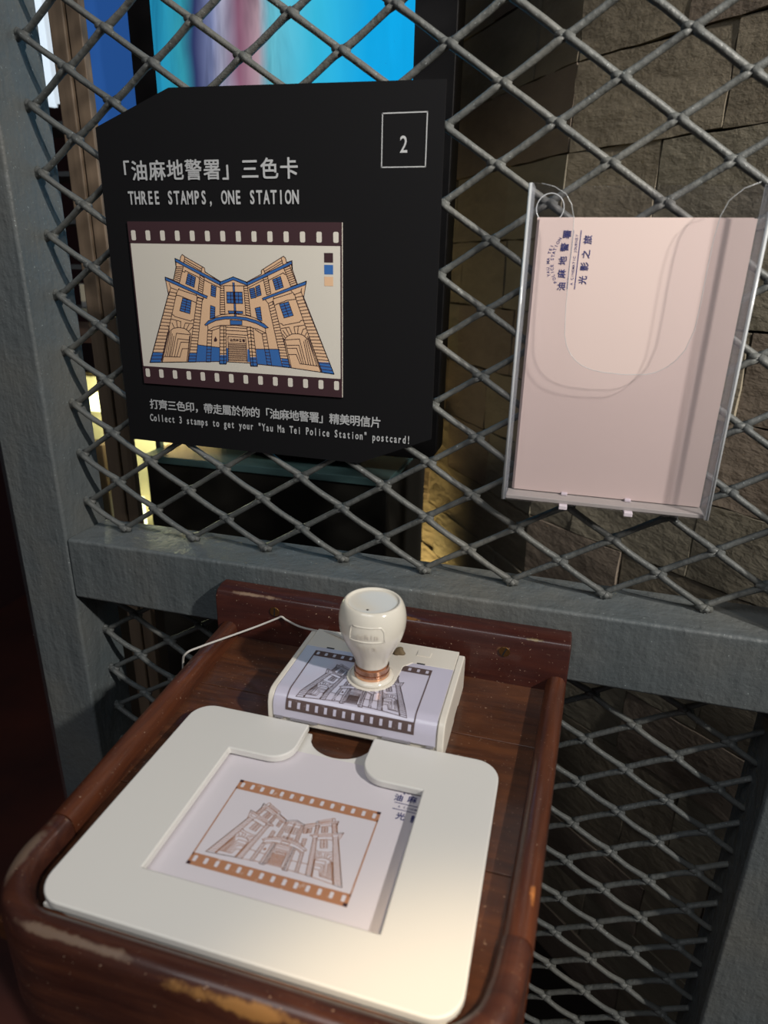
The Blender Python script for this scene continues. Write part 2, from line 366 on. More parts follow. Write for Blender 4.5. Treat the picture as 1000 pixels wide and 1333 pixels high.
# ---------------------------------------------------------------- flat prints: art, film strips, lettering
def tri2d(poly):
    return tessellate_polygon([[Vector((p[0], p[1], 0)) for p in poly]])
class Print:
    """flat ink shapes in unit coordinates (u right, v down) laid on a surface by fn(u, v, lift)"""
    def __init__(s, fn, name, parent): s.fn = fn; s.L = {}; s.name = name; s.parent = parent
    def poly(s, mat_, pts, lift, sub=None):
        g = s.L.setdefault(mat_, G()); tris = tri2d(pts)
        g.add([s.fn(p[0], p[1], lift) for p in pts], [tuple(t) for t in tris])
    def line(s, mat_, pts, wd, lift, asp=1.0, step=0.05):
        g = s.L.setdefault(mat_, G())
        for (a, b) in zip(pts[:-1], pts[1:]):
            dx, dy = (b[0]-a[0]), (b[1]-a[1])*asp; L_ = math.hypot(dx, dy)
            if L_ < 1e-6: continue
            nx, ny = -dy/L_*wd/2, dx/L_*wd/2/asp; ex, ey = dx/L_*wd*.35, dy/L_*wd*.35/asp
            k = max(1, int(L_/step)); v = []; f = []
            for i in range(k+1):
                t = i/k; x = a[0]-ex+(b[0]-a[0]+2*ex)*t; y = a[1]-ey+(b[1]-a[1]+2*ey)*t
                v += [s.fn(x+nx, y+ny, lift), s.fn(x-nx, y-ny, lift)]
                if i: f.append((2*i-2, 2*i-1, 2*i+1, 2*i))
            g.add(v, f)
    def quad(s, mat_, u0, u1, v0, v1, lift, nu=1, nv=1):
        g = s.L.setdefault(mat_, G()); v = []; f = []
        for j in range(nv+1):
            for i in range(nu+1): v.append(s.fn(u0+(u1-u0)*i/nu, v0+(v1-v0)*j/nv, lift))
        for j in range(nv):
            for i in range(nu): q0 = j*(nu+1)+i; f.append((q0, q0+1, q0+nu+2, q0+nu+1))
        g.add(v, f)
    def glyph(s, mat_, tris_v, tris_f, lift):
        s.L.setdefault(mat_, G()).add([s.fn(x, y, lift) for x, y in tris_v], tris_f)
    def build(s, names):
        out = []
        for m_, g in s.L.items():
            o_ = mesh(names.get(m_, s.name), g.v, g.f, M[m_], s.parent, kind='flat'); out.append(o_)
            if 'hole' in o_.name or 'marks' in o_.name: o_['kind'] = 'stuff'
        return out
_gc = {}
def glyph(ch, bold=0.0):
    k = (ch, bold)
    if k not in _gc:
        c = bpy.data.curves.new('t', 'FONT'); c.body = ch; c.size = 1.0; c.offset = bold; c.resolution_u = 3
        o = bpy.data.objects.new('t', c); C.objects.link(o); dg = bpy.context.evaluated_depsgraph_get(); dg.update()
        me = bpy.data.meshes.new_from_object(o.evaluated_get(dg))
        v = [(p.co.x, p.co.y) for p in me.vertices]; f = [tuple(p.vertices) for p in me.polygons]
        bpy.data.objects.remove(o); bpy.data.curves.remove(c); bpy.data.meshes.remove(me); _gc[k] = (v, f)
    return _gc[k]
def put_glyph(pr, mat_, ch, cx, base, h, wmax, bold, lift, ang=0.0, asp=1.0, cap=0.73, flip=1, squeeze=None, cjk=False):
    """one glyph centred at cx, baseline at base; h = height of a capital / of the ideograph square"""
    if ch == ' ': return
    v, f = glyph(ch, bold)
    if not v: return
    xs = [p[0] for p in v]
    if cjk: sc_ = h/0.92; mx = 0.5; sx = sc_; oy = -0.04
    else: sc_ = h/cap; mx = (min(xs)+max(xs))/2; sx = sc_*(squeeze or 1.0); oy = 0
    if not cjk and (max(xs)-min(xs))*sx > wmax: sx = wmax/(max(xs)-min(xs))
    ca, sa = math.cos(ang), math.sin(ang); out = []
    for x, y in v:
        X, Y = (x-mx)*sx, (y-oy)*sc_
        out.append((cx+X*ca-Y*sa, base-(X*sa+Y*ca)/asp))
    pr.glyph(mat_, out, f, lift)
def text_mono(pr, mat_, s, x0, pitch, base, h, bold, lift, cjk=False, squeeze=0.62):
    e = h*(0.016 if cjk else 0.009)
    for k, ch in enumerate(s):
        for q_, (dx, dy) in enumerate(((-e, -e), (e, -e), (e, e), (-e, e))):
            put_glyph(pr, mat_, ch, x0+k*pitch+dx, base+dy, h, pitch*0.86, bold if not cjk else 0.0, lift+q_*0.00025, cjk=cjk, squeeze=squeeze)
ART_TAN = "224,209 248,222 253,199 262,185 274,198 355,253 366,261 368,283 438,340 502,308 565,336 636,288 637,266 646,259 729,194 741,185 750,196 754,219 779,209 780,259 801,341 842,321 827,419 963,858 758,835 599,826 598,840 564,841 563,822 444,823 442,838 409,840 408,824 43,859 175,421 166,320 207,336 226,258"
ART_BLUE = "224,209 438,340 435,358 228,229 226,263;438,340 502,308 567,338 568,356 501,325 435,360;567,338 777,210 779,259 775,229 568,356;166,320 371,426 366,440 166,338;636,426 841,321 838,341 638,438;283,294 319,317 308,376 267,356;246,442 289,456 276,536 226,520;394,358 417,370 410,430 388,422;383,480 405,490 400,553 376,562;466,397 541,395 541,462 465,463;576,375 600,367 606,423 582,431;606,362 625,350 632,408 610,418;599,487 624,478 630,560 608,550;687,318 724,298 736,359 700,377;715,457 757,441 778,520 735,537;468,509 539,508 539,522 471,523;347,599 366,575 405,554 451,543 500,540 552,544 600,558 640,578 659,600 643,603 603,578 552,561 500,556 450,559 404,571 373,590 353,605;498,341 506,341 506,539 498,539;475,564 533,565 532,590 475,592;302,726 347,731 414,736 410,823 286,836;413,784 447,781 444,836 409,840;449,736 459,740 456,819 445,820;552,737 561,736 567,817 550,816;564,786 593,783 598,838 564,839;594,733 707,726 717,834 598,824;715,780 748,781 761,835 720,830;890,790 941,790 963,858 906,852;65,790 117,793 102,853 43,859;259,781 294,780 287,837 248,840"
ART_LINE = "224,209 248,222 253,199 262,185 274,198 355,253 366,261 368,283 438,340 502,308 565,336 636,288 637,266 646,259 729,194 741,185 750,196 754,219 779,209 780,259 801,341 842,321 827,419 963,858 758,835 599,826 598,840 564,841 563,822 444,823 442,838 409,840 408,824 43,859 175,421 166,320 207,336 226,258 224,209;224,209 438,340 435,358 228,229 226,263 224,209;438,340 502,308 567,338 568,356 501,325 435,360 438,340;567,338 777,210 779,259 775,229 568,356 567,338;166,320 371,426 366,440 166,338 166,320;636,426 841,321 838,341 638,438 636,426;271,212 350,266;270,225 350,280;274,198 266,234;355,253 349,286;366,283 440,337;361,331 441,376;226,258 207,336;262,257 236,353;226,258 262,257;224,268 259,269;221,278 256,281;219,288 253,293;216,297 249,305;214,307 246,317;212,317 243,329;209,327 240,341;207,336 236,353;342,302 325,403;362,319 347,416;342,302 362,319;340,315 360,331;338,327 358,343;336,340 356,355;334,352 355,367;331,365 353,379;329,378 351,391;327,390 349,403;325,403 347,416;180,407 45,858;217,414 106,853;180,407 217,414;174,427 212,434;168,448 207,454;162,469 201,474;155,490 196,495;149,511 191,515;143,532 186,536;137,553 181,556;130,574 176,577;124,595 171,598;117,617 165,618;111,638 160,639;104,660 155,660;98,682 149,681;91,703 144,702;85,725 139,724;78,747 133,745;72,769 128,766;65,791 123,788;58,814 117,809;52,836 112,831;45,858 106,853;319,436 248,840;345,443 287,837;319,436 345,443;316,454 342,461;312,473 340,479;309,492 337,498;306,510 334,516;302,529 332,534;299,548 329,553;296,567 326,571;292,586 324,590;289,605 321,608;286,625 318,627;282,644 315,646;279,663 313,665;275,683 310,684;272,702 307,702;269,722 304,721;265,741 302,741;262,761 299,760;258,781 296,779;255,800 293,798;251,820 290,817;248,840 287,837;184,356 190,383 177,425;232,385 219,409 213,433;190,383 220,395;316,417 320,445;351,434 345,452;321,433 351,443;258,284 268,288 270,279 332,314 337,323;228,390 318,424;214,426 233,429 315,468;283,294 319,317 308,376 267,356 283,294;301,306 287,366;279,306 317,329;276,319 314,340;273,331 312,352;270,344 310,364;246,442 289,456 276,536 226,520 246,442;267,449 251,528;242,458 286,472;238,473 284,488;234,489 281,504;230,505 279,520;394,358 417,370 410,430 388,422 394,358;393,371 416,382;391,384 415,394;390,397 413,406;389,409 412,418;383,480 405,490 400,553 376,562 383,480;382,496 404,503;380,512 403,515;379,529 402,528;378,545 401,540;466,397 541,395 541,462 465,463 466,397;485,397 484,463;504,396 503,463;522,396 522,463;466,419 541,418;465,441 541,440;576,375 600,367 606,423 582,431 576,375;578,386 601,378;579,398 602,389;580,409 604,401;581,420 605,412;606,362 625,350 632,408 610,418 606,362;607,374 626,362;608,385 628,373;609,396 629,385;609,407 630,396;599,487 624,478 630,560 608,550 599,487;601,499 625,495;603,512 626,511;604,525 627,527;606,537 628,544;687,318 724,298 736,359 700,377 687,318;706,308 718,368;690,330 726,310;692,342 729,322;695,354 731,334;697,365 734,347;715,457 757,441 778,520 735,537 715,457;736,449 757,529;719,473 761,457;723,489 766,472;727,505 770,488;731,521 774,504;438,363 427,530;455,362 452,529;438,363 455,362;437,376 455,375;437,390 455,389;436,404 454,403;435,418 454,417;434,432 454,431;433,446 454,445;432,460 453,459;431,474 453,472;430,488 453,486;429,502 453,500;428,516 452,514;427,530 452,529;550,359 553,526;568,358 577,534;550,359 568,358;550,373 569,372;550,386 569,387;550,400 570,401;551,414 571,416;551,428 572,431;551,442 572,445;552,456 573,460;552,470 574,475;552,484 575,489;553,498 576,504;553,512 576,519;553,526 577,534;457,360 557,358;567,371 646,320;468,509 539,508 539,522 471,523 468,509;347,599 366,575 405,554 451,543 500,540 552,544 600,558 640,578 659,600 643,603 603,578 552,561 500,556 450,559 404,571 373,590 353,605 347,599;498,341 498,539;506,341 506,539;382,559 433,534 490,524 564,533 601,546 629,569;475,564 533,565 532,590 475,592 475,564;362,600 362,633 390,612 429,598 505,594 561,600 606,610 645,632 645,603;374,637 421,614;594,614 630,640;452,608 553,610;360,633 341,832;382,634 364,830;360,633 382,634;359,653 380,653;357,672 378,673;355,692 376,692;353,712 375,712;351,732 373,731;349,752 371,751;347,772 370,770;345,792 368,790;343,812 366,810;341,832 364,830;423,605 409,838;442,604 430,839;423,605 442,604;422,626 441,625;421,647 440,646;419,668 439,667;418,689 438,688;417,710 437,709;415,731 436,731;414,752 435,752;413,774 433,774;411,795 432,795;410,817 431,817;409,838 430,839;442,604 430,839;452,603 444,835;442,604 452,603;441,625 451,624;440,646 450,645;439,667 450,665;438,688 449,686;437,709 448,707;436,731 448,728;435,752 447,750;433,774 446,771;432,795 445,792;431,817 445,813;430,839 444,835;555,605 566,838;572,599 576,840;555,605 572,599;556,626 573,620;557,647 573,642;558,668 573,664;559,689 574,685;560,710 574,707;561,731 574,729;562,752 574,751;563,774 575,773;564,795 575,795;565,817 575,818;566,838 576,840;572,599 576,840;585,607 597,838;572,599 585,607;573,620 586,628;573,642 587,649;573,664 588,669;574,685 589,690;574,707 590,711;574,729 591,732;574,751 592,753;575,773 593,774;575,795 594,795;575,818 596,817;576,840 597,838;627,637 646,826;647,633 668,829;627,637 647,633;629,655 649,652;631,674 651,672;632,693 654,691;634,712 656,711;636,731 658,730;638,750 660,750;640,769 662,770;642,788 664,789;644,807 666,809;646,826 668,829;454,819 460,664 547,666 548,816;459,706 547,703;459,714 547,712;458,723 547,720;458,731 547,728;458,739 547,736;457,747 547,744;457,756 547,752;456,764 547,761;456,772 547,769;455,781 548,777;455,789 548,785;455,797 548,793;454,806 548,802;454,814 548,810;451,627 556,628;450,650 555,651;302,726 347,731 414,736;594,733 707,726;643,310 657,406;665,300 677,396;643,310 665,300;644,322 666,312;646,334 668,324;648,346 669,336;650,358 671,348;652,370 673,360;654,382 674,372;655,394 676,384;657,406 677,396;741,252 770,353;768,238 799,341;741,252 768,238;744,263 771,249;747,275 775,261;751,286 778,272;754,297 782,284;757,308 785,295;760,320 789,306;764,331 792,318;767,342 795,329;770,353 799,341;636,288 637,266 646,259;651,272 735,209;651,284 735,222;730,194 738,233;646,259 653,280;667,330 673,319 737,278 747,288;663,456 719,832;687,441 758,835;663,456 687,441;665,471 690,457;667,487 693,474;670,503 696,491;672,520 699,508;675,536 702,525;677,552 705,541;679,568 708,558;682,584 711,575;684,600 714,592;687,617 717,610;689,633 720,627;692,649 723,644;694,666 726,661;696,682 729,678;699,699 733,695;701,715 736,713;704,732 739,730;706,748 742,748;709,765 745,765;711,781 748,782;714,798 751,800;716,815 754,818;719,832 758,835;790,416 906,852;826,405 963,858;790,416 826,405;795,435 832,425;800,453 837,444;805,472 843,463;810,491 849,482;815,509 855,502;820,528 861,521;824,547 867,541;829,565 873,560;834,584 879,580;839,603 885,599;844,622 891,619;849,641 897,639;855,660 903,658;860,679 909,678;865,698 915,698;870,717 921,718;875,736 927,738;880,755 933,758;885,775 939,778;890,794 945,798;895,813 951,818;900,833 957,838;906,852 963,858;649,434 663,456;689,418 684,459;771,378 787,399 793,425;820,362 816,380 826,414;783,401 819,382;689,427 773,391;691,467 703,458 750,434 793,425;180,544 193,549 197,557 279,581 285,572 295,574;715,570 723,572 728,581 808,557 812,548 823,546;166,650 183,632 211,624 242,628 261,643 271,661;165,638 157,615;191,628 180,597;207,624 204,585;223,623 226,586;239,626 249,594;252,634 268,600;263,645 284,618;737,654 725,632;746,644 727,611;757,636 740,594;770,629 757,591;785,627 780,586;796,627 800,582;814,627 822,599 836,593;830,637 839,616;176,573 226,586;249,594 291,597;720,600 757,590;780,586 831,573;163,643 110,853;272,659 246,836;154,658 105,843;266,674 240,841;271,666 199,661 164,811;265,700 204,695 178,812;262,715 217,716 190,811;257,754 222,757 206,812 122,814;164,653 130,814;172,652 140,813;177,666 150,812;184,680 156,811;110,853 244,840;733,666 748,645 770,630 799,626 821,633 842,655;733,668 804,658 832,807;743,700 801,695 821,808;746,718 790,714 813,809;752,755 787,752 804,807 888,815;824,672 844,809;831,660 855,811;837,648 868,812;844,652 883,814;735,665 763,835;842,639 902,852;729,657 754,828;849,647 907,847"
ART_DARK = "397,668 405,689 401,700 389,701 388,690"

def decode(s_): return [[tuple(int(c)/1000 for c in p.split(',')) for p in q.split(' ')] for q in s_.split(';')]
def art(pr, ink, tan=None, blue=None, lw=0.0042, asp=0.705, box=None):
    fx = lambda p: p if box is None else (box[0]+(p[0])*(box[1]-box[0]), box[2]+p[1]*(box[3]-box[2]))
    if tan:
        for p in decode(ART_TAN): pr.poly(tan, [fx(q) for q in p], 0.0004)
    if blue:
        for p in decode(ART_BLUE): pr.poly(blue, [fx(q) for q in p], 0.0006)
    for p in decode(ART_LINE): pr.line(ink, [fx(q) for q in p], lw, 0.0008, asp)
    for p in decode(ART_DARK): pr.poly(ink, [fx(q) for q in p], 0.0008)
    for k, ch in enumerate('油麻地警署'):
        x, y = fx((0.474+k*0.0155, 0.694)); put_glyph(pr, ink, ch, x, y, 0.0135, 1, 0.02, 0.0009, asp=asp, cjk=True)
def strips(pr, ink, gap, top=(0.0, 0.125), bot=(0.885, 1.0), hv=((0.050, 0.108), (0.900, 0.955)), n=14, u0=0.0, u1=1.0, hole0=0.026, hole1=0.974, hw=0.0115, nv=3):
    for (a, b), (h0, h1) in ((top, hv[0]), (bot, hv[1])):
        pr.quad(ink, u0, u1, a, b, 0.0004, 8, nv)
        for k in range(n):
            c = hole0+(hole1-hole0)*k/(n-1)
            if nv > 4: pr.quad(gap, c-hw, c+hw, h0, h1, 0.0007, 1, 5); continue
            pts = [(c-hw, h0+.006), (c-hw+.004, h0), (c+hw-.004, h0), (c+hw, h0+.006), (c+hw, h1-.006), (c+hw-.004, h1), (c-hw+.004, h1), (c-hw, h1-.006)]
            pr.poly(gap, pts, 0.0007)

# ---------------------------------------------------------------- the black sign
sign = thing('sign_board', (0.25, -0.012, -0.62), 'black sign board with cut corners about three stamps and one station, fixed to the mesh', 'sign')
out = [(-0.0248, -0.1317), (0.1079, -0.084), (0.5218, -0.0906), (0.524, -0.5766), (0.4052, -0.6272), (-0.0271, -0.6234)]
g = G(); g.prism(out, lambda p, t: (p[0], t, p[1]), -0.0138, -0.0092); g.build('board', M['sign'], sign)
YS = -0.0138
def new_print(): return Print(lambda u, v, h: (u, YS-h, -v), 'lettering', sign)
prs = new_print()
text_mono(prs, 'letter', '「油麻地警署」三色卡', 0.0150, 0.0312, 0.2045, 0.0272, 0.008, 0.0006, cjk=True)
prs.build({}); prs = new_print()
text_mono(prs, 'letter', 'THREE STAMPS, ONE STATION', 0.0265, 0.0116, 0.2392, 0.0192, 0.014, 0.0006, squeeze=0.6)
prs.build({}); prs = new_print()
text_mono(prs, 'letter', '打齊三色印，帶走屬於你的「油麻地警署」精美明信片', 0.0300, 0.01755, 0.5640, 0.0168, 0.005, 0.0006, cjk=True)
prs.build({}); prs = new_print()
text_mono(prs, 'letter', 'Collect 3 stamps to get your "Yau Ma Tei Police Station" postcard!', 0.0222, 0.00717, 0.5866, 0.0128, 0.010, 0.0006, squeeze=0.62)
prs.build({}); prs = new_print()
prs.line('letter', [(0.4356, 0.1275), (0.4984, 0.1275), (0.4984, 0.1933), (0.4356, 0.1933), (0.4356, 0.1275)], 0.0014, 0.0006)
prs.build({'letter': 'number_frame'}); prs = new_print()
put_glyph(prs, 'letter', '2', 0.4667, 0.1755, 0.0216, 0.0125, 0.006, 0.0006, squeeze=0.8)
prs.build({})
# the colour print mounted on it
pc = (0.0159, 0.3777, -0.2643, -0.5205)
g = G(); g.box(pc[0], pc[1], -0.0166, -0.0138, pc[3], pc[2]); picture = g.build('picture_card', M['ivory'], sign)
prp = Print(lambda u, v, h: (pc[0]+(pc[1]-pc[0])*u, -0.0166-h*0.5, pc[2]+(pc[3]-pc[2])*v), 'print', picture)
strips(prp, 'ink_dark', 'ivory')
for u in ((0.0, 0.006), (0.993, 1.0)): prp.quad('ink_dark', u[0], u[1], 0.12, 0.89, 0.0004)
art(prp, 'ink_dark', 'ink_tan', 'ink_blue', lw=0.0030)
for v_, m_ in ((0.163, 'ink_dark'), (0.228, 'ink_blue'), (0.293, 'ink_tan')): prp.quad(m_, 0.922, 0.961, v_, v_+0.052, 0.0005)
prp.build({'ink_dark': 'film_strip_and_line_print', 'ink_blue': 'blue_print', 'ink_tan': 'tan_print', 'ivory': 'sprocket_holes'})

# ---------------------------------------------------------------- card holder with its cards
hold = thing('card_holder', (0.787, 0.0, -0.65), 'clear acrylic holder with a U-shaped front cutout, tied to the mesh right of the sign', 'holder')
X0, X1, ZT, ZB_, YB, YF = 0.6445, 0.9325, -0.2195, -0.6475, -0.012, -0.058
T = 0.006
g = G(); g.box(X0, X1, YB-T, YB, ZB_, ZT); g.build('back_plate', M['acrylic'], hold, bevel=0.001)
def rim_strip(name, x0, x1):
    g = G(); g.box(x0, x1, YF, YB-T, ZB_, ZT); return g.build(name, M['acrylic_side'], hold, bevel=0.0012)
rim_strip('side_wall', X0, X0+T); rim_strip('side_wall', X1-T, X1)
g = G(); g.box(X0+T, X1-T, YF+T, YB-T, ZB_, ZB_+T); g.build('bottom_plate', M['acrylic_dusty'], hold, bevel=0.001)
uc = (X0+X1)/2
U = [(X0, ZB_), (X1, ZB_), (X1, ZT), (0.914, -0.2210), (0.8974, -0.2275), (0.8831, -0.2405), (0.8765, -0.2575), (0.8735, -0.285), (0.8724, -0.32), (0.8720, -0.36), (0.8705, -0.3922), (0.8635, -0.418), (0.8545, -0.4315), (0.8447, -0.4410), (0.832, -0.4485), (0.8194, -0.4520), (0.7923, -0.4536), (0.7653, -0.4522), (0.750, -0.4495), (0.7363, -0.4446), (0.727, -0.438), (0.7193, -0.4291), (0.7135, -0.419), (0.7095, -0.4050), (0.7070, -0.3695), (0.7060, -0.3121), (0.7058, -0.2800), (0.7045, -0.2600), (0.6995, -0.2440), (0.6916, -0.2325), (0.6765, -0.2240), (0.6600, -0.2200), (X0, ZT)]
def Umap(p, t):
    return (p[0], t, p[1])
g = G(); g.prism(U, Umap, YF, YF+0.005); g.build('front_plate', M['acrylic'], hold, bevel=0.0008, seg=1)
# polished edge of the cutout: a thin bright bead
g = G(); edge = [p for p in U[3:-1]]
g.tube([(p[0], YF+0.0025, p[1]) for p in edge], 0.00045, 6); g.build('cutout_edge', M['acrylic_edge'], hold, smooth=True)
for x in (X0+0.002, X1-0.002):
    g = G(); g.tube([(x, YF+0.002, ZB_), (x, YF+0.002, ZT)], 0.0024, 8); g.build('corner_bead', M['acrylic_edge'], hold, smooth=True)
for x in (0.735, 0.826):
    g = G(); g.box(x-0.006, x+0.006, YF-0.003, YF+0.02, ZB_-0.006, ZB_+0.0005); g.box(x-0.0045, x+0.0045, YB-T-0.012, YB-T+0.03, ZB_+0.0062, ZB_+0.010); g.build('tie_clip', mat('pale_clip', (206, 196, 204), 0.4), hold, bevel=0.001)
g = G(); g.tube([(0.672+0.018*math.cos(a*math.pi/12), YB-T-0.0015, -0.232-0.014+0.018*math.sin(a*math.pi/12)) for a in range(25)], 0.0008, 6, cap=False); g.build('hole_ring', M['acrylic_edge'], hold, smooth=True)
def card(name, x0, x1, y0, y1, z0, z1, m_, label, group=None, parent=None):
    g = G(); g.box(x0, x1, y0, y1, z0, z1); return tag(g.build(name, m_, parent), label, 'card', group)
LOGO = []
def logo(pr, ox, oy, turn, clipu=9e9):
    """navy mark; local a runs along the text, b up; (ox, oy) is the centre of its first big glyph"""
    def T2(a, b): return (ox+a, oy-b) if not turn else (ox-b, oy-a)
    ang = 0.0 if not turn else math.pi/2
    def gl(ch, a, b, h, rot=0.0, cjk=True, bold=0.008, wm=1):
        if a > clipu: return
        hh = h/2; a2 = a+math.sin(rot)*hh; b2 = b-math.cos(rot)*hh
        x, y = T2(a2, b2)
        if not cjk: put_glyph(pr, 'ink_navy', ch, x, y, h, wm, bold, 0.0006, ang=ang+rot, cjk=False); return
        for q_, (dx, dy) in enumerate(((-.0002, -.0002), (.0002, .0002), (.0002, -.0002))): put_glyph(pr, 'ink_navy', ch, x+dx, y+dy, h, wm, 0.0, 0.0006+q_*0.0003, ang=ang+rot, cjk=True)
    for ch, a, b in zip('油麻地警署', (0, .0164, .0329, .0497, .0658), (-.0005, .001, .0015, .001, -.0005)): gl(ch, a, b, 0.0105, bold=0.008)
    for b in (-0.0089, -0.0187):
        a1 = min(0.0705, clipu); pr.line('ink_navy', [T2(-0.003, b), T2(a1, b)], 0.0011, 0.0006)
    s_ = 'A CINEMATIC JOURNEY'
    for k, ch in enumerate(s_): gl(ch, 0.0036+k*0.00337, -0.0139, 0.0034, cjk=False, bold=0.01, wm=0.003)
    for ch, a, b in zip('光影之旅', (.0088, .026, .0415, .0594), (-.0275, -.0277, -.0278, -.028)): gl(ch, a, b, 0.0105, bold=0.008)
    for k, ch in enumerate('POLICE STATION'):
        t = (k-6.5)/6.5; gl(ch, 0.0325+0.0272*t, 0.0150-0.0072*t*t, 0.0042, rot=-0.42*t, cjk=False, bold=0.012, wm=0.0036)
    for k, ch in enumerate('YAU MA TEI'):
        t = (k-4.5)/4.5; gl(ch, 0.0325+0.0185*t, 0.0203-0.0028*t*t, 0.0040, rot=-0.24*t, cjk=False, bold=0.012, wm=0.0036)
hc = [(0.6590, 0.9245, -0.0195, -0.0182), (0.6565, 0.9215, -0.0208, -0.0196), (0.6585, 0.9235, -0.0222, -0.0209), (0.6600, 0.9250, -0.0236, -0.0223)]
for k, (a, b, y0, y1) in enumerate(hc):
    dz = (0.0, 0.0012, -0.001, 0)[k]
    g = G(); g.box(a, b, y0, y1, -0.6400, -0.2585+dz)
    o = g.build('postcard', M['pink'])
    last = k == len(hc)-1
    tag(o, 'pale pink blank card with navy printed emblem, frontmost in the clear holder' if last else 'pale pink card in the clear holder, %s' % ('hindmost of the stack, against the back plate', 'second from the back, its edge furthest left', 'directly behind the front card')[k], 'card', 'cards in the clear holder')
    if last:
        pl = Print(lambda u, v, h: (u, y0-h*0.5, -v), 'printed_emblem', o)
        logo(pl, 0.6968, 0.3440, True); pl.build({})

# ---------------------------------------------------------------- wooden tray shelf
tray = thing('wooden_tray', (0.478, -0.39, -1.03), 'worn dark varnished wooden tray shelf screwed to the steel rail below the sign', 'tray')
ZF, ZR, ZBOT = -0.935, -0.908, -1.03
bbp = [(-0.0662, -1.03), (-0.0662, -0.848), (-0.085, -0.8475), (-0.101, -0.8525), (-0.107, -0.862), (-0.107, -1.03)]
g = G(); g.prism(bbp, lambda p, t: (t, p[0], p[1]), 0.176, 0.7718); bb = g.build('backboard', M['back'], tray, bevel=0.003, seg=2)
for x, z, r_, rot in ((0.2879, -0.874, 0.0085, 1.5), (0.6741, -0.8787, 0.0085, 1.2)):
    g = G(); g.prism([(x+r_*math.cos(a*math.pi/10), z+r_*math.sin(a*math.pi/10)) for a in range(20)], lambda p, t: (p[0], t, p[1]), -0.1066, -0.1092); sw = g.build('screw', M['brass'], tray, bevel=0.0008)
    g = G(); ca, sa = math.cos(rot), math.sin(rot)
    pts = [(x+ca*a-sa*b, z+sa*a+ca*b) for a, b in ((-.007, -.0011), (.007, -.0011), (.007, .0011), (-.007, .0011))]
    g.prism(pts, lambda p, t: (p[0], t, p[1]), -0.1090, -0.1094); g.build('slot', M['hole'], sw)
def edge_at(y, side):
    # outline of the tray: it narrows a little towards the front
    t = (-0.107-y)/0.50
    return 0.184+0.029*t if side == 0 else 0.7718-0.026*t
# floor boards
joint = -0.248
bpoly = lambda y0, y1: [(edge_at(y0, 0)+0.02, y0), (edge_at(y0, 1)-0.02, y0), (edge_at(y1, 1)-0.02, y1), (edge_at(y1, 0)+0.02, y1)]
for y0, y1 in ((-0.107, joint+0.0012), (joint, -0.46), (-0.4612, -0.655)):
    g = G(); g.prism(bpoly(y0, y1), lambda p, t: (p[0], p[1], t), -0.962, ZF-0.0002); g.build('floor_board', M['board'], tray, bevel=0.0012)
sec = [(0.0, ZBOT), (0.0, -0.926), (0.002, -0.916), (0.007, -0.9095), (0.014, -0.9078), (0.022, -0.909), (0.028, -0.914), (0.0305, -0.923), (0.0315, -0.936), (0.0315, ZBOT)]
def sweep(name, path, mat_, closed=False):
    n = len(sec); v = []; f = []; pts = [Vector((p[0], p[1], 0)) for p in path]
    for i, p in enumerate(pts):
        t = (pts[min(i+1, len(pts)-1)]-pts[max(i-1, 0)]).normalized(); nrm = Vector((-t.y, t.x, 0))
        if i == 0 or i == len(pts)-1: sc_ = 1.0
        else:
            a, b = (pts[i]-pts[i-1]).normalized(), (pts[i+1]-pts[i]).normalized(); sc_ = 1/max(0.5, math.cos(a.angle(b)/2))
        for (o_, z) in sec: q_ = p+nrm*o_*sc_; v.append((q_.x, q_.y, z))
    for i in range(len(pts)-1):
        for k in range(n): f.append((i*n+k, i*n+(k+1) % n, (i+1)*n+(k+1) % n, (i+1)*n+k))
    f += [tuple(range(n)), tuple(range((len(pts)-1)*n, len(pts)*n))]
    return mesh(name, v, f, mat_, tray, smooth=True, bevel=0)
def autosmooth(o):
    m_ = o.modifiers.new('e', 'EDGE_SPLIT'); m_.split_angle = math.radians(40)
YFR = -0.674
ys = -0.548
lp = [(edge_at(-0.107, 0), -0.1075), (edge_at(-0.3, 0), -0.3), (edge_at(ys, 0), ys)]
rp = [(edge_at(ys, 1), ys), (edge_at(-0.3, 1), -0.3), (edge_at(-0.107, 1), -0.1075)]
for nm, p_ in (('side_rim', lp), ('side_rim', rp)): autosmooth(sweep(nm, p_, M['rim']))
xl, xr = edge_at(ys-.01, 0)+.001, edge_at(ys-.01, 1)-.001
R_ = 0.088
fp = [(xl-.0005, ys-0.0008)]+arc(xl+R_, YFR+R_, R_, 180, 270, 12)+arc(xr-R_-.006, YFR+R_, R_, 270, 360, 12)[0:]
fp[-1] = (xr-.004, YFR+R_); fp += [(xr, ys-0.0008)]
autosmooth(sweep('front_rim', fp, M['front']))

# ---------------------------------------------------------------- white stamping jig
jig = thing('stamping_jig', (0.478, -0.48, ZF), 'white plastic stamping jig holding a card, lying at the front of the wooden tray', 'jig')
jx0, jx1, jy0, jy1 = 0.2655, 0.6935, -0.638, -0.3175
wx0, wx1, wy0, wy1 = 0.3515, 0.6075, -0.578, -0.3905
Rj = 0.03
top = [(0.5255, jy1)] + arc(jx1-Rj, jy1-Rj, Rj, 90, 0, 8) + arc(jx1-Rj, jy0+Rj, Rj, 0, -90, 8) + arc(jx0+Rj, jy0+Rj, Rj, -90, -180, 8) + arc(jx0+Rj, jy1-Rj, Rj, 180, 90, 8)
top += [(0.4335, jy1)] + arc(0.4335-0.030, wy1+0.030, 0.030, 0, -90, 8)
top += [(wx0, wy1), (wx0, wy0), (wx1, wy0), (wx1, wy1)] + arc(0.5255+0.032, wy1+0.032, 0.032, 270, 180, 8)
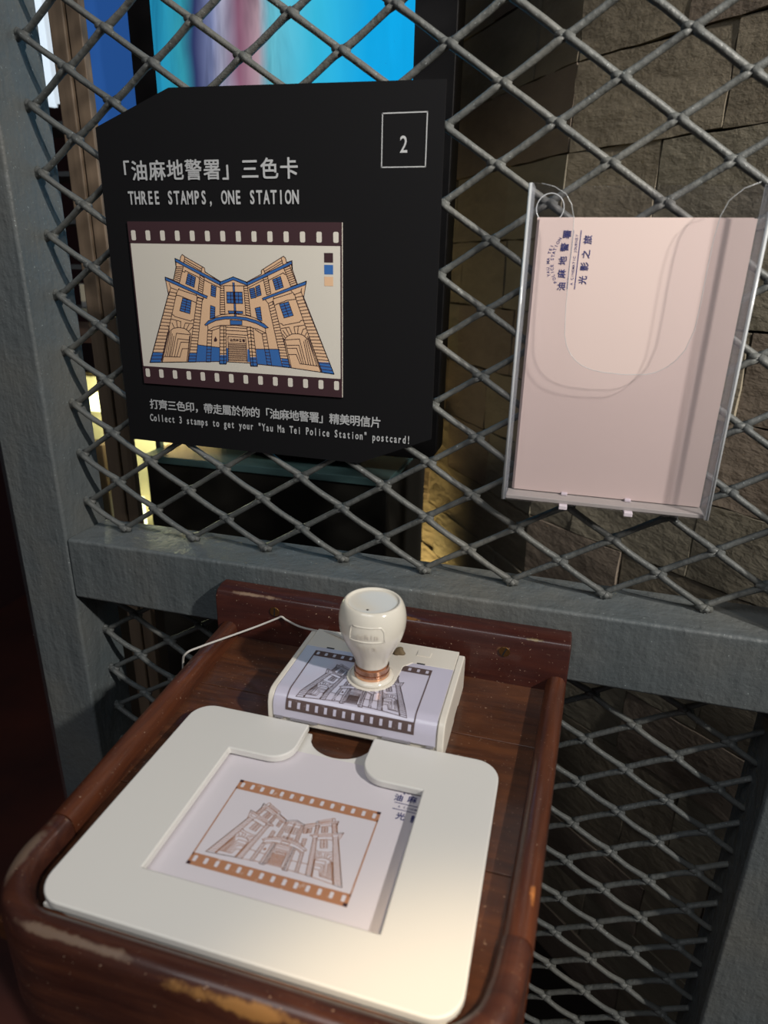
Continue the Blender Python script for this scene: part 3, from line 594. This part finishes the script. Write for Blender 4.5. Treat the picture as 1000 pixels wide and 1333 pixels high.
g = G(); g.prism(top, lambda p, t: (p[0], p[1], t), -0.9225, -0.912); g.build('top_frame', M['plastic'], jig, bevel=0.0022, seg=3)
base = [(0.5255+.004, jy1)] + arc(jx1-Rj, jy1-Rj, Rj, 90, 0, 8) + arc(jx1-Rj, jy0+Rj, Rj, 0, -90, 8) + arc(jx0+Rj, jy0+Rj, Rj, -90, -180, 8) + arc(jx0+Rj, jy1-Rj, Rj, 180, 90, 8) + [(0.4335-.004, jy1)]
hc_ = arc(0.4805, jy1-0.0, 0.0445, 180, 360, 14)
base2 = [p for p in base]; base2 = base2[:-1] + [(p[0], jy1+(p[1]-jy1)*0.80) for p in hc_]
base2 = [(0.4795+(p[0]-0.4795)*0.965, p[1] if p[1] > -0.37 else -0.48+(p[1]+0.48)*0.965) for p in base2[1:]]
g = G(); g.prism(base2, lambda p, t: (p[0], p[1], t), -0.9349, -0.9268); g.build('base_plate', M['plastic'], jig, bevel=0.0015, seg=2)
# narrow spacer ridge joining base and top along the outside
ring_o = [(jx0+.004, jy0+.004), (jx1-.004, jy0+.004), (jx1-.004, jy1-.004), (jx0+.004, jy1-.004)]
g = G(); g.box(jx0+.012, jx1-.012, jy0+.003, jy0+.010, -0.9270, -0.9222); g.box(jx0+.003, jx0+.012, jy0+.02, jy1-.02, -0.9270, -0.9222); g.box(jx1-.012, jx1-.003, jy0+.02, jy1-.02, -0.9270, -0.9222); g.build('spacer', M['plastic'], jig)
g = G(); g.box(0.2995, 0.6745, -0.6255, -0.3575, -0.9266, -0.9252)
sc_card = g.build('postcard', M['paper']); tag(sc_card, 'white card stamped with an orange-brown film-frame drawing, lying in the white jig', 'card')
fr = (0.3850, 0.5660, -0.4253, -0.5520)
prj = Print(lambda u, v, h: (fr[0]+(fr[1]-fr[0])*u, fr[2]+(fr[3]-fr[2])*v, -0.9252+h*0.5), 'stamped_print', sc_card)
strips(prj, 'ink_brown', 'paper', top=(0.0, 0.118), bot=(0.882, 1.0), hv=((0.030, 0.088), (0.905, 0.963)), hole0=0.035, hole1=0.965)
prj.line('ink_brown', [(0.004, 0.1), (0.004, 0.9)], 0.009, 0.0004, 0.7); prj.line('ink_brown', [(0.996, 0.1), (0.996, 0.9)], 0.009, 0.0004, 0.7)
art(prj, 'ink_brown', lw=0.0036, asp=0.70, box=(0.03, 0.97, 0.01, 0.985))
for a, b in ((0.0, 0.0), (0.975, 0.0), (0.975, 0.97), (0.0, 0.97)): prj.quad('ink_dark', a, a+0.025, b, b+0.03, 0.0009)
prj.build({'ink_brown': 'stamped_print', 'paper': 'sprocket_holes', 'ink_dark': 'dark_corner_marks'})
pl2 = Print(lambda u, v, h: (u, -v, -0.9252+h*0.5), 'printed_emblem', sc_card)
logo(pl2, 0.5803, 0.3965, False); pl2.build({})

# ---------------------------------------------------------------- stamp: body and bulb handle
st = thing('hand_stamp', (0.494, -0.23, ZF), 'white box-shaped hand stamp with bulb handle behind the jig, its top showing a film-frame drawing', 'stamp')
bx0, bx1, by0, by1, bz0, bz1 = 0.3705, 0.6185, -0.3165, -0.1400, -0.9348, -0.8725
sidep = [(by0, bz0+0.016), (by0+0.0008, -0.890), (by0+0.004, -0.8795), (by0+0.011, -0.8740), (by0+0.022, bz1), (by1-0.008, bz1), (by1, bz1-0.008), (by1, bz0), (-0.19, bz0), (-0.19, bz0+0.005), (-0.225, bz0+0.005), (-0.225, bz0), (-0.300, bz0), (-0.303, bz0+0.012)]
# the middle is set back a little so that the paper insert sits between raised side cheeks
for x0_, x1_ in ((bx0, bx0+0.009), (bx1-0.010, bx1)):
    g = G(); g.prism(sidep, lambda p, t: (t, p[0], p[1]), x0_, x1_); g.build('side_cheek', M['pad_plastic'], st, bevel=0.0022, seg=3)
mid = [(p[0]+(0.002 if p[0] < -0.28 else 0), p[1]-(0.0012 if p[1] > -0.9 and p[0] < -0.145 else 0)) for p in sidep]
g = G(); g.prism(mid, lambda p, t: (t, p[0], p[1]), bx0+0.009, bx1-0.010); g.build('body', M['pad_plastic'], st)
g = G(); g.box(bx0+0.009, bx1-0.010, -0.190, by1+0.0005, bz1-0.01, bz1+0.0002); g.build('rear_bridge', M['pad_plastic'], st, bevel=0.001)
g = G(); g.box(0.548, 0.569, -0.169, -0.156, bz1+0.0001, bz1+0.0012); g.build('raised_button', M['pad_plastic'], st, bevel=0.0005)
for x in (0.4177, 0.5592): g = G(); g.box(x-0.006, x+0.006, -0.1905, -0.1875, bz1-0.001, bz1+0.0004); g.build('slot', M['hole'], st)
# paper insert that bends over the front edge
Rb = 0.020; ytop = by0+0.0007; LTOP = (-0.1905)-(by0+Rb); LARC = Rb*math.pi/2; LFR = 0.015
def bend(s_, lift):
    # s_ = run length from the rear edge of the insert towards the front and down
    r = Rb+lift; zt = bz1-0.0006
    if s_ <= LTOP: return (-0.1905-s_, zt+lift)
    a = (s_-LTOP)/Rb
    if a <= math.pi/2: return (by0+Rb-r*math.sin(a), zt-Rb+r*math.cos(a))
    return (by0-lift, zt-Rb-(s_-LTOP-LARC))
TOT = LTOP+LARC+LFR
g = G(); v = []; f = []; NX = 24; NS = 40
ix0, ix1 = bx0+0.0095, bx1-0.0105
for j in range(NS+1):
    for i in range(NX+1): y_, z_ = bend(TOT*j/NS, 0.0008); v.append((ix0+(ix1-ix0)*i/NX, y_, z_))
for j in range(NS):
    for i in range(NX):
        xm = ix0+(ix1-ix0)*(i+.5)/NX; sm = TOT*(j+.5)/NS
        q0 = j*(NX+1)+i; f.append((q0, q0+1, q0+NX+2, q0+NX+1))
ins = mesh('paper_insert', v, f, M['insert'], st, smooth=True)
sx0, sx1 = 0.3985, 0.5790
s_a, s_b = 0.0105, 0.0105+0.1290
pri = Print(lambda u, v_, h: ((lambda q_: (sx0+(sx1-sx0)*u, q_[0], q_[1]))(bend(s_a+(s_b-s_a)*v_, 0.0011+h*0.5))), 'printed_drawing', ins)
strips(pri, 'ink_grey', 'insert', top=(0.0, 0.108), bot=(0.875, 1.0), hv=((0.026, 0.080), (0.900, 0.965)), n=14, hole0=0.035, hole1=0.965, nv=8)
for u_ in (0.0, 0.991): pri.quad('ink_grey', u_, u_+0.009, 0.1, 0.9, 0.0006, 1, 40)
art(pri, 'ink_grey', lw=0.0036, asp=0.70, box=(0.03, 0.97, 0.005, 0.985)); pri.build({'ink_grey': 'printed_drawing', 'insert': 'sprocket_holes'})
for x0_, x1_ in ((0.405, 0.444), (0.536, 0.575), (0.382, 0.394), (0.596, 0.606)):
    g = G(); g.box(x0_, x1_, by0-0.0016, by0+0.001, -0.9115, -0.9075); g.build('grey_tab', mat('grey_tab', (140, 136, 142), 0.5), st)
# cream bridge that carries the handle
hx, hy = 0.4985, -0.2405
coll = [(0.470, -0.1895)]+[(hx+0.036*math.cos(math.radians(a)), hy+0.036*math.sin(math.radians(a))) for a in range(180, 361, 15)]+[(0.536, -0.205), (0.548, -0.1895)]
g = G(); g.prism(coll, lambda p, t: (p[0], p[1], t), bz1-0.002, bz1+0.0016); g.build('handle_socket', M['pad_plastic'], st, bevel=0.0012, seg=2)
hd = G(); z0 = bz1+0.0016
hd.lathe(hx, hy, [(0.0315, z0), (0.0315, z0+0.003), (0.029, z0+0.0055), (0.026, z0+0.006)], 48); hd.build('handle_foot', M['cream'], st, smooth=True, bevel=0)
g = G(); g.lathe(hx, hy, [(0.0225, z0+0.0058), (0.0252, z0+0.0060), (0.0256, z0+0.0066), (0.0254, z0+0.0130), (0.0242, z0+0.0134), (0.0242, z0+0.0142), (0.0248, z0+0.0146), (0.0246, z0+0.0208), (0.0225, z0+0.0214)], 48); g.build('copper_collar', M['gold'], st, smooth=True, label='shiny copper-coloured collar').modifiers.new('e', 'EDGE_SPLIT').split_angle = math.radians(40)
def facet(a, z):
    # eight soft facets on the lower half
    k = max(0.0, min(1.0, (-0.778-z)/0.05)); ph = ((a+math.radians(112)) % (math.pi/4))-math.pi/8
    return 1.0-0.045*k*(1-math.cos(ph)/math.cos(0)*1.0)*3.0
zz = z0+0.0215; prof = [(0.0215, zz), (0.0232, zz+0.001), (0.0236, zz+0.005), (0.0252, zz+0.011), (0.0286, zz+0.019), (0.0338, zz+0.029), (0.0395, zz+0.040), (0.0440, zz+0.051), (0.0464, zz+0.062), (0.0471, zz+0.071), (0.0467, zz+0.080), (0.0450, zz+0.089), (0.0420, zz+0.0965), (0.0388, zz+0.0998), (0.0368, zz+0.1000), (0.0352, zz+0.0985), (0.0344, zz+0.0972), (0.0300, zz+0.0970)]
g = G(); g.lathe(hx, hy, prof, 64, facet); hh = g.build('handle', M['cream'], st, smooth=True, label='glossy cream bulb-shaped handle')
ss_ = hh.modifiers.new('s', 'SUBSURF'); ss_.levels = 1; ss_.render_levels = 1
# raised label plate on the side that faces the viewer
def hr(z):
    for (r0, a0), (r1, a1) in zip(prof[:-1], prof[1:]):
        if a0 <= z <= a1: return (r0+(r1-r0)*(z-a0)/(a1-a0))
    return 0.047
fa = math.radians(-84)
def onh(a, b, lift):
    z = zz+0.069+b; r = hr(z)+lift; an = fa+a/0.047; return (hx+r*math.cos(an), hy+r*math.sin(an), z)
fr_ = G(); loop = [(-0.021, 0.013), (0.020, 0.013), (0.024, 0.007), (0.0255, -0.009), (-0.0255, -0.009), (-0.023, 0.010), (-0.021, 0.013)]
dense = []
for (a, b), (c, d_) in zip(loop[:-1], loop[1:]):
    for k in range(8): dense.append((a+(c-a)*k/8, b+(d_-b)*k/8))
dense.append(loop[0])
fr_.tube([onh(a, b, -0.0006) for a, b in dense], 0.0014, 6); fr_.build('label_frame', M['cream'], hh, smooth=True)
prh = Print(lambda u, v, h: onh(u, -v, h), 'embossed_lettering', hh)
for k, ch in enumerate('ashin'): put_glyph(prh, 'cream2', ch, -0.011+k*0.0062, 0.0035, 0.0085, 0.0055, 0.02, 0.0008)
for k, ch in enumerate('ES1B'): put_glyph(prh, 'cream2', ch, -0.012+k*0.0078, 0.0240, 0.0072, 0.0055, 0.0, 0.0004)
M['cream2'] = mat('cream_embossing', (222, 214, 200), 0.3)
prh.build({})
g = G(); v = [(hx-0.0022, hy-0.0245, zz+0.0975), (hx+0.0006, hy-0.0262, zz+0.0975), (hx+0.0014, hy-0.0235, zz+0.0975), (hx-0.0008, hy-0.0225, zz+0.0975)]
g.prism([(p[0], p[1]) for p in v], lambda p, t: (p[0], p[1], t), zz+0.0969, zz+0.0976); g.build('chip_mark', M['hole'], hh)
g = G(); g.lathe(0.5215, -0.1700, [(0.008, bz1+0.0003), (0.0085, bz1+0.003), (0.006, bz1+0.007), (0.002, bz1+0.010)], 14, lambda a, z: 1+0.25*math.sin(3*a+z*300)); g.build('glue_blob', M['glue'], st, smooth=True, label='dried brown glue where the cord is fixed')

# ---------------------------------------------------------------- cord
def bez(pts, n=10):
    o_ = []; P_ = [Vector(p) for p in pts]; P_ = [P_[0]*2-P_[1]]+P_+[P_[-1]*2-P_[-2]]
    for i in range(1, len(P_)-2):
        for k in range(n):
            t = k/n; a, b, c, d_ = P_[i-1:i+3]
            o_.append(0.5*((2*b)+(c-a)*t+(2*a-5*b+4*c-d_)*t*t+(3*b-a-3*c+d_)*t*t*t))
    o_.append(P_[-2]); return o_
cord = [(0.170, -0.215, -1.02), (0.178, -0.222, -0.93), (0.188, -0.2250, -0.9035), (0.205, -0.206, -0.8985), (0.235, -0.165, -0.8975), (0.265, -0.130, -0.894), (0.292, -0.1125, -0.8845), (0.3015, -0.1108, -0.8800), (0.311, -0.1125, -0.8835), (0.340, -0.125, -0.884), (0.375, -0.1385, -0.878), (0.405, -0.150, -0.8705), (0.440, -0.163, -0.8702), (0.480, -0.168, -0.8702), (0.5185, -0.170, -0.868)]
g = G(); g.tube(bez(cord), 0.0018, 8); tag(g.build('cord', M['cord'], smooth=True, origin=(0.3015, -0.1108, -0.885)), 'thin grey-white cord looped under the left screw and tied to the stamp', 'cord')

# ---------------------------------------------------------------- behind the mesh
mon = thing('display_screen', (0.05, 0.55, -0.78), 'large black-framed display screen glowing cyan behind the sign', 'screen')
g = G(); g.prism(rrect(-0.297, 0.4388, -0.759, 1.35, 0.03), lambda p, t: (p[0], t, p[1]), 0.50, 0.58); g.build('casing', M['black'], mon, bevel=0.004)
M['screen'] = mat('screen_picture', (5, 5, 6), 0.2); q = N(M['screen'])
co = q.co((1/S, 1, 1/S)); sp = q.n('ShaderNodeSeparateXYZ'); q.l(co, sp.inputs[0])
tilt = q.n('ShaderNodeMath', operation='MULTIPLY_ADD'); q.l(sp.outputs[2], tilt.inputs[0]); tilt.inputs[1].default_value = -0.05; q.l(sp.outputs[0], tilt.inputs[2])
wob = q.n('ShaderNodeMath', operation='MULTIPLY_ADD'); q.l(q.noise(9, detail=3), wob.inputs[0]); wob.inputs[1].default_value = 0.05; q.l(tilt.outputs[0], wob.inputs[2])
mr = q.n('ShaderNodeMapRange'); mr.inputs['From Min'].default_value = -0.31; mr.inputs['From Max'].default_value = 0.33; q.l(wob.outputs[0], mr.inputs[0])
col = q.ramp(mr.outputs[0], [(0.03, (36, 150, 190)), (0.12, (50, 150, 170)), (0.17, (44, 52, 96)), (0.23, (120, 130, 170)), (0.27, (190, 190, 214)), (0.33, (150, 100, 124)), (0.40, (176, 150, 160)), (0.44, (110, 196, 214)), (0.60, (56, 190, 226)), (0.78, (10, 172, 236)), (1.0, (0, 176, 246))])
fol = q.ramp(q.noise(30, q.co((1.0, 1, 0.22), rot=(0, 0.25, 0)), detail=4, dist=0.6), [(0.3, (90, 90, 110)), (0.6, (255, 255, 255))])
mx = q.n('ShaderNodeMix', data_type='RGBA', blend_type='MULTIPLY'); q.l(col, mx.inputs[6]); q.l(fol, mx.inputs[7])
fade = q.n('ShaderNodeMapRange'); fade.inputs['From Min'].default_value = 0.42; fade.inputs['From Max'].default_value = 0.55; fade.inputs['To Min'].default_value = 0.9; fade.inputs['To Max'].default_value = 0.12; q.l(mr.outputs[0], fade.inputs[0]); q.l(fade.outputs[0], mx.inputs['Factor'])
q.l(mx.outputs[2], q.b.inputs['Emission Color']); q.b.inputs['Emission Strength'].default_value = 0.95
g = G(); g.box(-0.236, 0.352, 0.4975, 0.4999, -0.45, 1.15)
o = g.build('screen_glass', M['screen'], mon)
g = G(); g.box(-0.10, 0.20, 0.585, 0.66, -0.8145, 0.9); g.build('stand_column', M['black'], mon, bevel=0.004)
pl_ = thing('display_plinth', (-0.02, 0.62, -3.3), 'dark box plinth under the glowing display screen', 'plinth')
g = G(); g.box(-0.366, 0.3216, 0.49, 0.95, -3.3, -0.835); g.build('cabinet', M['plinth'], pl_, bevel=0.003)
g = G(); g.box(-0.372, 0.325, 0.484, 0.956, -0.835, -0.815); g.build('glass_top', M['ledge'], pl_, bevel=0.002)
# left background: timber post, panel with blue light as glow, showcase with warm lamp and reflection block
M['timber'] = mat('beige_timber', (112, 96, 80), 0.6); q = N(M['timber']); q.l(q.ramp(q.noise(12, q.co((6, 6, 0.6)), detail=4), [(0.3, (96, 82, 68)), (0.7, (128, 110, 92))]), q.b.inputs['Base Color'])
tp = thing('timber_post', (-0.30, 0.32, -3.3), 'beige timber post with a grooved edge seen through the mesh at the upper left', 'post')
g = G(); g.box(-0.340, -0.304, 0.30, 0.335, -3.3, 1.4); g.build('outer_strip', M['timber'], tp, bevel=0.004)
g = G(); g.box(-0.301, -0.270, 0.305, 0.325, -3.3, 1.4); g.build('inner_strip', M['timber'], tp, bevel=0.003)
g = G(); g.box(-0.308, -0.297, 0.312, 0.322, -3.3, 1.4); g.build('groove', M['plinth'], tp)
M['bluep'] = mat('blue_lit_panel_glow', (30, 70, 130), 0.5, emit=(38, 88, 160), strength=0.6)  # blue light falling on the panel is put in as emission
bp = thing('blue_panel', (-0.40, 0.64, -0.5195), 'panel with blue light put in as its own glow, between the timber post and the display screen', 'panel')
g = G(); g.box(-0.50, -0.345, 0.615, 0.625, -0.40, 1.5); g.build('blue_glow_face', M['bluep'], bp)
g = G(); g.box(-0.52, -0.335, 0.626, 0.66, -0.5195, 1.52); g.build('backing', M['black'], bp)
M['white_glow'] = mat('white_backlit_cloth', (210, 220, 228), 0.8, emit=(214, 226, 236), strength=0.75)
wc = thing('white_curtain', (-1.0, 1.4, -3.3), 'bright white hanging curtain in the narrow gap at the far upper left', 'curtain')
v = []; f = []
for i in range(41):
    x = -1.28+0.7*i/40; y = 1.38+0.03*math.sin(i*1.1)
    v += [(x, y, 0.22), (x, y, 1.6)]
    if i: f.append((2*i-2, 2*i, 2*i+1, 2*i-1))
mesh('cloth', v, f, M['white_glow'], wc, smooth=True)
g = G(); g.tube([(-1.3, 1.38, 1.6), (-0.56, 1.38, 1.6)], 0.012); g.tube([(-1.3, 1.38, 1.6), (-1.3, 1.38, -3.3)], 0.012); g.build('rod', M['black'], wc)
# grey storage rack in the gap below the curtain
M['rack'] = mat('grey_rack', (88, 92, 94), 0.5); M['boxw'] = mat('pale_box', (150, 150, 148), 0.6)
rk = thing('storage_rack', (-0.95, 1.2, -3.3), 'grey storage rack in the narrow gap left of the timber post', 'rack')
for x in (-1.24, -0.66): g = G(); g.box(x, x+0.025, 1.12, 1.30, -3.3, 0.15); g.build('upright', M['rack'], rk)
for k in range(5): g = G(); g.box(-1.215, -0.66, 1.12, 1.30, -0.50+k*0.15, -0.485+k*0.15); g.build('shelf', M['rack'], rk)
for k, (x, lab) in enumerate(((-1.05, 'lowest'), (-0.92, 'second lowest'), (-1.02, 'third'), (-0.90, 'topmost'))):
    g = G(); g.box(x, x+0.12, 1.15, 1.27, -0.4849+k*0.15, -0.40+k*0.15); o = g.build('storage_box', M['boxw'], bevel=0.004); tag(o, 'pale box on the grey storage rack, %s of the boxes seen in the gap' % lab, 'box', 'boxes on the storage rack')
# showcase
M['chrome'] = mat('brushed_frame', (150, 156, 160), 0.25, metal=0.9)
M['creamp'] = mat('cream_panel', (222, 208, 168), 0.6)
M['warmglow'] = mat('warm_lamp_and_reflection', (255, 230, 170), 0.5, emit=(255, 236, 190), strength=2.6)
M['brownp'] = mat('brown_panel', (70, 52, 42), 0.5)
M['glass'] = clear('showcase_glass', (0.80, 0.90, 0.90, 1), 0.03)
case = thing('glass_showcase', (-0.66, 0.8, -3.3), 'lit glass showcase with a warm lamp and an added glowing reflection seen through the lower left of the mesh', 'showcase')
g = G(); g.box(-0.98, -0.400, 0.95, 0.97, -1.30, -0.69); g.build('cream_back', M['creamp'], case)
g = G(); g.box(-0.98, -0.400, 0.95, 0.97, -3.2, -1.301); g.build('lower_back', M['brownp'], case)
for x in (-0.70, -0.60): g = G(); g.box(x-0.012, x+0.012, 0.66, 0.68, -3.2, -1.262); g.build('chrome_bar', M['chrome'], case, bevel=0.003)
g = G(); g.box(-0.99, -0.385, 0.60, 0.98, -3.3, -3.2); g.build('base', M['brownp'], case)
for x in (-0.975, -0.400): g = G(); g.box(x-0.008, x+0.008, 0.60, 0.62, -3.2, -0.54); g.build('frame_post', M['chrome'], case, bevel=0.002)
g = G(); g.box(-0.90, -0.66, 0.90, 0.93, -0.815, -0.745); g.build('lamp', M['warmglow'], case, bevel=0.006)
g = G(); g.box(-0.90, -0.66, 0.90, 0.93, -0.744, -0.69); g.build('lamp_shade', M['creamp'], case, bevel=0.006)
g = G(); g.box(-0.755, -0.69, 0.88, 0.91, -1.22, -1.11); g.build('lamp', M['warmglow'], case, bevel=0.006)  # added glowing block for a bright reflection, not a second lamp
g = G(); g.box(-0.97, -0.41, 0.70, 0.94, -1.26, -1.235); g.build('glass_shelf', M['ledge'], case)
g = G(); g.box(-0.84, -0.755, 0.80, 0.86, -1.234, -0.90); g.build('brown_block', M['brownp'], case, bevel=0.004)
g = G(); g.box(-0.99, -0.392, 0.60, 0.98, -0.54, -0.52); g.build('top', M['brownp'], case)
g = G(); g.box(-0.966, -0.41, 0.606, 0.612, -3.2, -0.54); g.build('glass_pane', M['glass'], case)
lamp('POINT', 'showcase_light', (-0.66, 0.78, -0.75), (-0.5, 1, -1), 1.3, (1.0, 0.83, 0.5), shadow_soft_size=0.02)
